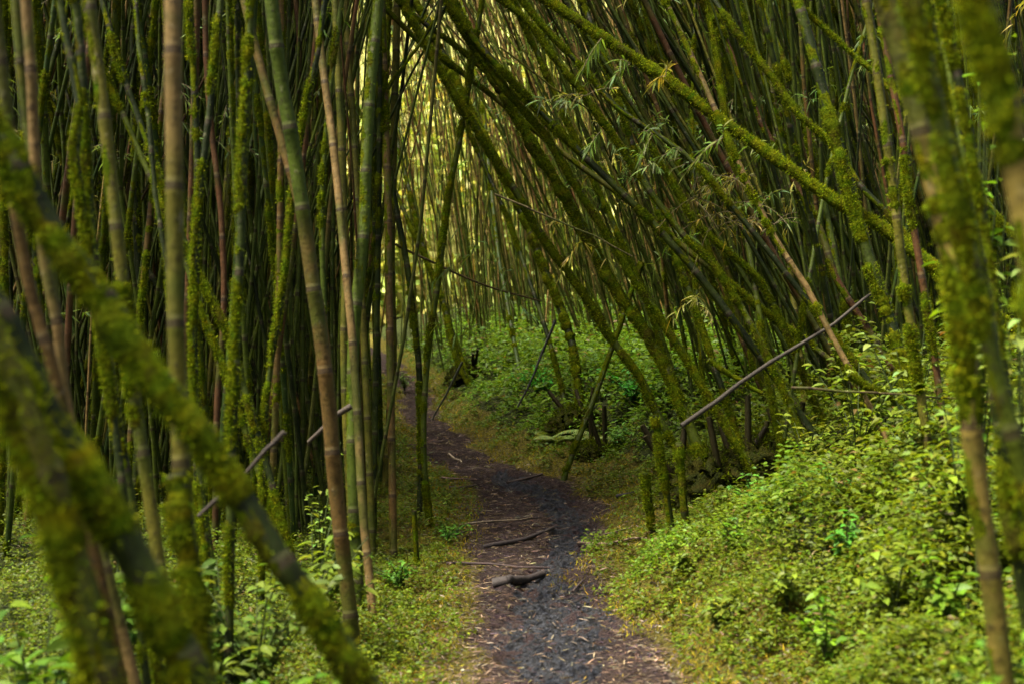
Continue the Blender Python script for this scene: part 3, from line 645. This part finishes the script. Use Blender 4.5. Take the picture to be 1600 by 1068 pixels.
def place_individuals(n):
    pts = []
    while len(pts) < n:
        y = rng.uniform(7.2, 15.5); half = y * (850 / FPX); x = rng.uniform(-half - .3, half + .3)
        if not allowed(np.array(x), np.array(y)): continue
        pxx = to_px([x, y, 0.])[0]
        if rng.random() < (.8 if 590 < pxx < 1060 else (.65 if 1060 <= pxx < 1250 else (.6 if 470 < pxx <= 590 else 0))): continue
        if min([(x - a) ** 2 + (y - b) ** 2 for a, b in pts] + [9]) < .03: continue
        pts.append((x, y))
    pts.sort(key=lambda p: p[1]); used = set()
    for (x, y) in pts:
        px, py, d = to_px([x, y, 0.]); k = int(rng.integers(0, len(protos)))
        if px > 650 and rng.random() < .35: k = int(rng.choice([0, 1, 2, 12, 3]))
        e, ty, mo = protos[k]
        o = e if k not in used else copy_tree(e); used.add(k)
        side = ('left of the upright tan culm' if px < 265 else 'between the upright tan and big green culms' if px < 440 else 'between the big green culm and the path' if px < 640
                else 'beyond the path bend' if px < 1060 else 'above the long diagonal pole' if px < 1390 else 'behind the thick mossy culms far right')
        dist = 'fairly near' if d < 9.5 else 'further back'
        g = '%s bamboo culms %s %s' % (WORD[ty], dist, side)
        o['label'] = '%s bamboo culm %s %s' % (WORD[ty], dist, side); o['category'] = 'bamboo culm'; o['group'] = g
        th = lean_of(px, d, 1)[0]
        if px < 640: th = max(-14., min(th, math.degrees(math.atan(max(10., 600 - px) / 640)) * .9))
        if px > 960: th = min(th, .85 * math.degrees(math.atan(max(20., px - 960) / 640)) + rng.uniform(-3, 3))
        axis = Vector((-math.sin(R(th)), math.sin(R(rng.normal(0, 5))), math.cos(R(th)))).normalized()
        q = Vector((0, 0, 1)).rotation_difference(axis).to_matrix().to_4x4() @ Matrix.Rotation(math.pi + rng.normal(0, .9) if px > 620 else rng.uniform(0, 6.28), 4, 'Z')
        sc = rng.uniform(.8, 1.35) * (1.0 if d > 8 else .85)
        o.matrix_world = Matrix.Translation((x, y, float(height(x, y)) - .05)) @ q @ Matrix.Diagonal((sc, sc, 1.0, 1.0))
    for k, (e, ty, mo) in enumerate(protos):
        if k not in used: 
            for ch in list(e.children_recursive) + [e]: bpy.data.objects.remove(ch)
place_individuals(226)

# the many more culms beyond: one mass
def field(n, y0, y1, name, label, xpad=150, bias=None):
    X, Y = [], []
    while len(X) < n:
        m = 4000; y = rng.uniform(y0, y1, m) ** 1.0; x = rng.uniform(-1, 1, m) * y * ((800 + xpad) / FPX)
        ok = allowed(x, y); px = to_px(np.stack([x, y, 0 * x], -1))[0]
        if bias is not None: ok &= rng.random(m) < bias(px, y)
        X += list(x[ok]); Y += list(y[ok])
    x = np.array(X[:n]); y = np.array(Y[:n]); z0 = height(x, y); px, _, d = to_px(np.stack([x, y, z0], -1))
    lm = lean_of(px, d, n); lm = np.where((px > 900) & (d < 17), np.minimum(lm, np.degrees(np.arctan(np.maximum(20, px - 900) / 620)) + 3), lm); th = np.radians(lm); fb = np.radians(rng.normal(0, 6, n)); H = rng.uniform(8, 11, n)
    K = 15; t = np.linspace(0, 1, K)[None]; s = t * H[:, None]
    bow = rng.normal(0, .35, n)[:, None] * t ** 2 - (.5 * np.sin(th) * H * .12)[:, None] * t ** 2
    P = np.stack([x[:, None] - np.tan(th)[:, None] * s + bow + .03 * np.sin(s * 1.7 + x[:, None] * 9), y[:, None] + np.tan(fb)[:, None] * s, z0[:, None] - .1 + s], -1)
    r = rng.uniform(.007, .016, n)
    far = smooth(14, 24, d); mid = np.exp(-((px - 780) / 260) ** 2)
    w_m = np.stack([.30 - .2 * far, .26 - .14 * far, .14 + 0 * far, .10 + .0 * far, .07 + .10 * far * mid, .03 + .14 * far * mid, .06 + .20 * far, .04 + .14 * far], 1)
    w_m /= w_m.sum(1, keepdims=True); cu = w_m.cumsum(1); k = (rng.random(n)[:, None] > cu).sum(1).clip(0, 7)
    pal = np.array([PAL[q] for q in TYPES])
    C = np.empty((n, K, 4)); far_lit = 1 + 1.2 * smooth(15, 22, d)[:, None]  # far culms get brighter colours to look sunlit
    C[..., :3] = (pal[k] * far_lit * np.exp(rng.normal(0, .25, (n, 1))))[:, None, :]
    # living moss on the lower stretch of each culm
    mh = np.clip(1 - s / rng.uniform(1, 7, n)[:, None], 0, 1)[..., None] * (rng.random(n) < .7)[:, None, None]
    C[..., :3] = C[..., :3] * (1 - mh) + np.array([.045, .062, .008]) * mh
    C[..., 3] = s / rng.uniform(.28, .42, n)[:, None] + rng.uniform(0, 1, n)[:, None] + 20
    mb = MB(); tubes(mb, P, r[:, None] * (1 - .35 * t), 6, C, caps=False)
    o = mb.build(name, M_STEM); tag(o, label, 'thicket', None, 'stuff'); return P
midb = lambda px, y: 1 - .85 * smooth(450, 560, px) * (1 - smooth(1080, 1380, px))
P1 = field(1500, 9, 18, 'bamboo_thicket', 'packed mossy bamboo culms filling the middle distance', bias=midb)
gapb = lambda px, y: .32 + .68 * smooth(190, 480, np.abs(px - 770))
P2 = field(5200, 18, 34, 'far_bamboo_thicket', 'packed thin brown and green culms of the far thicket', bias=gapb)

# loose fronds and twig litter hanging in the thicket
def hang(n, name, label, zr, yr, pal, bias):
    L_, T_ = MB(), MB(); c = 0
    while c < n:
        y = rng.uniform(*yr); x = rng.uniform(-1, 1) * y * .35; z = rng.uniform(*zr)
        px, py, d = to_px([x, y, z])
        if rng.random() > bias(px, py): continue
        spray(L_, T_, [x, y, z], 26, rng.uniform(.06, .09) * (1 + .4 * (y > 19)), pal[int(rng.integers(len(pal)))], .3); c += 1
    o = L_.build(name, M_LEAF, None, False); tag(o, label, 'foliage', None, 'stuff')
hang(300, 'bamboo_foliage', 'loose bamboo leaves hanging between the culms', (1.2, 4.6), (8.5, 20), (GL, BL, YL, GL),
     lambda px, py: .06 + .9 * math.exp(-((px - 150) / 130) ** 2 - ((py - 110) / 130) ** 2) + .9 * math.exp(-((px - 1080) / 160) ** 2 - ((py - 270) / 110) ** 2) + .15 * (py < 250))

hang(420, 'far_bamboo_foliage', 'fine yellow green leaves caught among the far culms', (2.0, 8.5), (18, 35), (YL, (.22, .24, .05), GL),
     lambda px, py: .35 + .6 * (py < 220) * (px > 420))

# ------------------------------------------------------------------ sunlit leafy edge far behind
def far_wall():
    n = 60000; x = rng.uniform(-19, 19, n); y = 38 + rng.uniform(0, 1, n) ** 1.5 * 12; z = height(x, y) + rng.uniform(0, 1, n) ** 1.2 * 6
    k = np.sin(x * 1.1 + np.sin(z)) * np.sin(z * .9 + x * .6) > -.55
    x, y, z = x[k], y[k], z[k]; n = len(x); mb = MB()
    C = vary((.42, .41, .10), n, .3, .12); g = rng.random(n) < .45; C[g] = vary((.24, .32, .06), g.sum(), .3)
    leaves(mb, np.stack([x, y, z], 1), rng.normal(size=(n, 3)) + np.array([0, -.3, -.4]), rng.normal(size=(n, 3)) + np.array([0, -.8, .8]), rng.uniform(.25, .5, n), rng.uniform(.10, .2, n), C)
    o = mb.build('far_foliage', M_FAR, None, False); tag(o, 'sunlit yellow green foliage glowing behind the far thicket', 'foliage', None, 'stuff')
far_wall()
def canopy():  # leaves above the frame, added for shade; gap shaped to let sun onto path
    n = 42000; x = rng.uniform(-16, 12, n); y = rng.uniform(-10, 13, n); z = 7 + rng.uniform(0, 2.5, n)
    sx = x - sd[0] / sd[2] * z; sy = y - sd[1] / sd[2] * z; uu = sx - pathc(sy)
    k = ((wav(x, y, 1) + .5 * wav(x, y, 2)) > -.35) & ~((uu > -.7) & (uu < 5) & (sy > 4)); x, y, z = x[k], y[k], z[k]; n = len(x); mb = MB()
    leaves(mb, np.stack([x, y, z], 1), rng.normal(size=(n, 3)) * np.array([1, 1, .4]), rng.normal(0, .5, (n, 3)) + np.array([0, 0, 1.]), rng.uniform(.12, .3, n), rng.uniform(.05, .1, n), vary((.09, .13, .02), n))
    o = mb.build('shading_canopy', M_LEAF, None, False); tag(o, 'unseen leafy bamboo canopy added for shade, with a gap that lights the path', 'foliage', None, 'stuff')
canopy()

# ------------------------------------------------------------------ ground cover
def frustum_pts(n, y0, y1, pad=1.2):
    y = y0 * np.exp(rng.random(n) * math.log(y1 / y0)); x = rng.uniform(-1, 1, n) * y * (800 / FPX) * pad
    return x, y
def rel(x, y): return (x - pathc(y) + wob(x, y)) / pathw(y)
def herbs():
    """small leafy herbs: each plant a few whorls of leaves round a short stem"""
    mb = MB(); x, y = frustum_pts(52000, 3.4, 32); a = rel(x, y)
    R_ = smooth(.9, 1.9, a + .3 * wav(x, y, 2)); Lf = smooth(.9, 1.7, -a + .3 * wav(x, y, 2)) * (y > 5); keep = rng.random(len(x)) < np.maximum(R_ * (1 - .3 * smooth(2.2, 4, a)), Lf * .8 * (1 - .35 * smooth(3, 7, -a)))
    x, y, a = x[keep], y[keep], a[keep]; n = len(x)
    Hh = np.where(a > 0, .05 + .24 * smooth(1.8, 5.5, a), .05 + .07 * smooth(2, 6, -a)) * rng.uniform(.5, 1.5, n) * np.clip(1 + .7 * wav(x, y, 2), .3, 2) * (1 - .45 * smooth(10, 13, y))
    sz = np.where(a > 0, .024 + .026 * smooth(1.8, 5, a), .023) * np.interp(y, [3, 10, 30], [.85, 1, 1.7])
    fresh = .75 * smooth(.5, 1.3, .7 * wav(x, y, 1) + .6 * wav(x, y, 2)) + .12
    fresh = np.clip(fresh + .55 * smooth(10.5, 13, y) * smooth(1.5, 2.5, a), 0, 1)  # far bank herbs: fresher green, colour also raised to brighten the dim bank
    z = height(x, y)
    for wh in range(3):
        q = (wh + 1) / 3
        for j in range(4):
            th = rng.uniform(0, 6.28, n); D = np.stack([np.cos(th), np.sin(th), rng.normal(.1, .25, n)], 1)
            B = np.stack([x, y, z + Hh * q], 1) + D * (.35 * sz * rng.uniform(.4, 2.6, n))[:, None] + rng.normal(0, .012, (n, 3))
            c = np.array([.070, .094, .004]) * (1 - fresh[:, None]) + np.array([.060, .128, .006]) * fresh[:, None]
            c = vary(c, n, .28, .12)
            br = rng.random(n) < .03; c[br] = vary((.10, .07, .018), br.sum())
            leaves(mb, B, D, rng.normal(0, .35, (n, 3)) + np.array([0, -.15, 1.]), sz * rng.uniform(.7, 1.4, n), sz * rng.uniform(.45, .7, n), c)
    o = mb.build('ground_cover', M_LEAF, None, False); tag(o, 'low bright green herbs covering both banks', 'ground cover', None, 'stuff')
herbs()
def mosscarpet():
    mb = MB(); x, y = frustum_pts(240000, 3.5, 30, 1.05); a = np.abs(rel(x, y))
    dens = smooth(.75, 1.5, a + .35 * wav(x, y, 2) + .25 * wav(x, y, 3)) * (1 - .8 * smooth(1.6, 3.2, a)); k = rng.random(len(x)) < dens
    x, y, a = x[k], y[k], a[k]; n = len(x)
    g = smooth(1.4, 3.4, a + .4 * wav(x, y, 1))[:, None]
    c = vary(np.array([.20, .165, .012]) * (1 - g) + np.array([.10, .13, .012]) * g, n, .35, .15)
    B = np.stack([x, y, height(x, y)], 1); D = rng.normal(0, .6, (n, 3)) + np.array([0, 0, .8])
    sc = np.interp(y, [3, 10, 30], [.8, 1, 2.2])
    blades(mb, B, D, rng.uniform(.012, .035, n) * sc, .006 * sc, c)
    o = mb.build('moss_carpet', M_BLADE, None, False); tag(o, 'golden and green moss carpet along the path edges', 'moss', None, 'stuff')
mosscarpet()
def litter():
    mb = MB(); x, y = frustum_pts(130000, 3.8, 26, 1.0); a = np.abs(rel(x, y))
    mud = np.clip(1 - np.abs(x - np.interp(y, MY, MX)) / (np.interp(y, MY, MW) + .02), 0, 1) * (y < 12.6)
    k = rng.random(len(x)) < (1 - .9 * smooth(1.0, 2.6, a)) * (1 - .72 * smooth(0, .4, mud)); x, y = x[k], y[k]; n = len(x)
    th = rng.normal(0, 1.2, n); D = np.stack([np.cos(th), np.sin(th), rng.normal(0, .18, n)], 1)
    pal = np.array([(.10, .065, .04), (.20, .14, .085), (.045, .028, .02), (.30, .24, .15), (.055, .032, .042), (.15, .11, .02)])
    c = .72 * vary(pal[rng.choice(6, n, p=[.27, .24, .22, .09, .1, .08])], n, .3)
    sc = np.interp(y, [3, 10, 26], [.85, 1, 1.8])
    leaves(mb, np.stack([x, y, height(x, y) + .006], 1), D, rng.normal(0, .3, (n, 3)) + np.array([0, 0, 1.]), rng.uniform(.02, .075, n) * sc, rng.uniform(.0025, .008, n) * sc, c, bend=.05)
    o = mb.build('leaf_litter', M_DRY, None, False); tag(o, 'brown and tan dead bamboo leaves strewn on the path', 'leaf litter', None, 'stuff')
litter()
def grass():
    mb = MB(); x, y = frustum_pts(30000, 3.8, 30, 1.1); a = rel(x, y); k = rng.random(len(x)) < smooth(1.1, 2.2, np.abs(a)) * np.clip(.35 + .8 * wav(x, y, 2), 0, 1); x, y = x[k], y[k]; n = len(x)
    c = vary((.10, .14, .010), n, .35, .2); dd = rng.random(n) < .2; c[dd] = vary((.15, .11, .035), dd.sum())
    leaves(mb, np.stack([x, y, height(x, y)], 1), rng.normal(0, .5, (n, 3)) + np.array([0, 0, 1.]), rng.normal(size=(n, 3)), rng.uniform(.08, .24, n), .006 * np.interp(y, [3, 10, 30], [.8, 1, 1.8]), c, bend=.5)
    o = mb.build('grass', M_LEAF, None, False); tag(o, 'thin grass blades and dead straws standing in the bank herbs', 'grass', None, 'stuff')
grass()
def clods():
    n = 900; y = rng.uniform(4.5, 12.4, n); x = np.interp(y, MY, MX) + rng.normal(0, .7, n) * np.interp(y, MY, MW)
    mb = MB(); r = rng.uniform(.003, .008, n)
    P = np.stack([x, y, height(x, y)], 1); ax = nrm(rng.normal(size=(n, 3)) * np.array([1, 1, .5]))
    t = np.array([-1, -.6, 0, .6, 1]); pr = np.array([.1, .75, 1, .7, .1])
    tubes(mb, P[:, None] + ax[:, None] * (t[None] * r[:, None])[..., None], r[:, None] * pr * .8, 6, np.concatenate([vary((.007, .006, .008), n, .6), np.zeros((n, 1))], 1), lump=.25, caps=False)
    o = mb.build('mud_clods', M_MUD, None, False); tag(o, 'wet dark mud clods trodden along the middle of the path', 'mud', None, 'stuff')
M_MUD, t_ = mat('wet mud'); c_, _ = col(t_); p_ = N_(t_, 'ShaderNodeBsdfPrincipled'); t_.links.new(c_, p_.inputs['Base Color']); p_.inputs['Roughness'].default_value = .6; out(t_, p_.outputs[0])
clods()

# ------------------------------------------------------------------ shrubs and ferns one can tell apart
def shrub(label, px, py, d, hm, wm, nl, size, c, name='leafy_shrub', cat='shrub', droop=.25, group=None):
    """foot at pixel px,py on the ground (d None) or below that pixel at distance d"""
    if d is None: d = hit(px, py)
    b = at(px, py, d); b[2] = height(b[0], b[1]); o = empty(name, b); tag(o, label, cat, group)
    st, lf = MB(), MB(); ns = max(4, nl // 14)
    for i in range(ns):
        th = rng.uniform(0, 6.28); e = np.array([math.cos(th) * wm * rng.uniform(.1, 1), math.sin(th) * wm * rng.uniform(.1, .9), hm * rng.uniform(.55, 1.1)])
        t = np.linspace(0, 1, 9)[:, None]; L = e * t * np.array([1, 1, 0]) * t ** .6 + np.array([0, 0, 1.]) * e[2] * t ** .8
        tubes(st, L[None], np.linspace(.0045, .002, 9)[None], 5, np.array([[.05, .07, .02, 0]]), caps=False)
        m = nl // ns; q = rng.uniform(.25, 1, m); B = np.stack([np.interp(q, t[:, 0], L[:, k]) for k in range(3)], 1)
        a = rng.uniform(0, 6.28, m); D = np.stack([np.cos(a), np.sin(a), rng.normal(.05, .2, m)], 1)
        leaves(lf, B, D, rng.normal(0, .25, (m, 3)) + np.array([0, -.1, 1.]), size * rng.uniform(.6, 1.3, m), size * rng.uniform(.42, .6, m), vary(c, m, .22), bend=droop)
    s_ = st.build('stems', M_LEAF, o); lf.build('foliage', M_LEAF, o, False); return o
G1 = (.075, .15, .008); G2 = (.105, .15, .012); G3 = (.115, .165, .035)
shrub('broad leaved bright green shrub in the bottom right corner', 1560, 1068, 3.0, .42, .22, 240, .05, (.06, .17, .010))
shrub('bright green shrub at the right edge above the corner one', 1600, 960, 3.3, .62, .2, 240, .05, G1)
shrub('leafy shrub under the thick tan culm on the right', 1500, 860, 5.8, .55, .3, 160, .065, G2)
shrub('tall climbing leafy plant between the thick culms at right', 1530, 700, 5.4, 1.9, .22, 200, .065, G1, 'climbing_plant', 'plant')
shrub('grey green leafy plant at the right edge beside the thickest culm', 1595, 700, 4.9, 1.5, .2, 150, .07, G3, 'climbing_plant', 'plant')
shrub('pale leafy shrub rising behind the thin level twig', 1340, 690, 8.0, .62, .38, 220, .060, G2)
shrub('yellow green shrub on the bank crest below the dark crook', 1260, 740, 8.6, .40, .32, 180, .050, (.15, .19, .02))
shrub('pale green layered shrub left of the slender olive foot', 1430, 700, 7.2, .75, .3, 200, .062, G3)
shrub('small bright green herb clump where the stump trio meets the bank', 1180, 800, None, .2, .22, 110, .04, (.08, .20, .03), 'herb_clump', 'plant')
shrub('brilliant green herb clump in the middle of the far bank', 850, 625, None, .34, .42, 260, .055, (.04, .19, .018), 'herb_clump', 'plant')
shrub('second brilliant green herb clump, right of the dark root mound', 990, 640, None, .36, .40, 260, .055, (.04, .18, .02), 'herb_clump', 'plant')
shrub('bright herb clump on the bank close behind the leftmost cut stump', 965, 700, None, .2, .3, 150, .045, (.09, .20, .03), 'herb_clump', 'plant')
shrub('small bright green clump at the far left end of the path', 632, 612, None, .3, .3, 160, .05, (.12, .20, .03), 'herb_clump', 'plant')
shrub('loose leafy shrub behind the blurred mossy culms, bottom left', 400, 960, 5.4, .5, .42, 280, .058, (.08, .12, .015))
shrub('green leafy shrub at the foot of the large green and brown culm', 490, 900, 6.4, .5, .3, 200, .065, G2)
shrub('blurred low shrub along the bottom edge, left of the path', 470, 1068, 4.6, .4, .4, 230, .075, G1)
shrub('tall thin leafy plant before the black slanting culm, left', 500, 830, 7.5, .7, .16, 90, .045, (.13, .19, .03), 'herb_clump', 'plant')
shrub('blurred leafy plant at the bottom left corner behind the nearest culms', 60, 960, 4.4, .6, .4, 200, .08, G1)
shrub('fresh green herbs hugging the left path edge near the dark stump', 700, 850, None, .12, .25, 140, .032, (.08, .20, .02), 'herb_clump', 'plant')
shrub('bright herb patch on the left bank in front of the dark stump', 625, 925, None, .16, .26, 150, .035, (.08, .19, .02), 'herb_clump', 'plant')
shrub('yellow green weed on the bare soil by the crossing culms', 700, 800, None, .10, .14, 60, .03, (.14, .2, .02), 'herb_clump', 'plant')
for i, (px, py, hm, c, sz) in enumerate([(1150, 870, .18, G1, .04), (1230, 960, .22, G2, .05), (1320, 900, .25, (.06, .17, .02), .055), (1400, 980, .3, G2, .06),
        (1120, 985, .15, (.12, .15, .015), .04), (1290, 1040, .25, G1, .055), (1420, 840, .3, G3, .06), (1220, 830, .2, (.12, .16, .02), .05), (1370, 780, .3, G2, .06), (1300, 800, .22, (.07, .17, .02), .05),
        (1060, 900, .12, (.10, .15, .012), .035), (1480, 1010, .3, G1, .06)]):
    shrub('loose leafy herb standing a little above the low cover of the right bank', px, py, None, hm, hm * .8, 90, sz, c, 'bank_herb', 'plant', group='loose leafy herbs on the right bank')
shrub('dark leafy undergrowth plant between the upright tan culm and the big green one', 350, 900, 5.6, .5, .35, 180, .07, (.05, .10, .008))
shrub('dark leafy undergrowth plant behind the blurred culms, left of the tan culm', 190, 900, 5.8, .55, .4, 220, .07, (.05, .10, .008))
def fern(label, px, py, n=9, L=.4):
    d = hit(px, py); b = at(px, py, d); b[2] = height(b[0], b[1]); o = empty('fern', b); tag(o, label, 'fern')
    for i in range(n):
        st, lf = MB(), MB(); th = 6.28 * i / n + rng.normal(0, .2); t = np.linspace(0, 1, 12); l = L * rng.uniform(.7, 1.1)
        P = np.stack([np.cos(th) * l * t, np.sin(th) * l * t, l * (.9 * t - .75 * t ** 2)], 1)
        tubes(st, P[None], np.linspace(.003, .001, 12)[None], 4, np.array([[.06, .09, .02, 0]]), caps=False)
        k = 26; q = np.linspace(.12, 1, k); B = np.stack([np.interp(q, t, P[:, j]) for j in range(3)], 1); B = np.repeat(B, 2, 0)
        sg = np.tile([1, -1], k); D = np.stack([-np.sin(th) * sg + .4 * np.cos(th), np.cos(th) * sg + .4 * np.sin(th), np.zeros(2 * k) - .1], 1)
        ll = np.repeat(.09 * np.sin(math.pi * (.12 + .85 * q)) ** .8, 2)
        leaves(lf, B, D, np.tile([0, 0, 1.], (2 * k, 1)), ll, .016, vary((.15, .20, .05), 2 * k, .15))
        f = st.build('frond', M_LEAF, o); lf.build('leaflets', M_LEAF, f, False)
fern('pale fern with feathery fronds on the bank right of the root mound', 945, 692)
fern('small fern half hidden at the left foot of the root mound with stubs', 870, 690, 7, .28)
print('SCENE BUILT objects', len(bpy.data.objects))
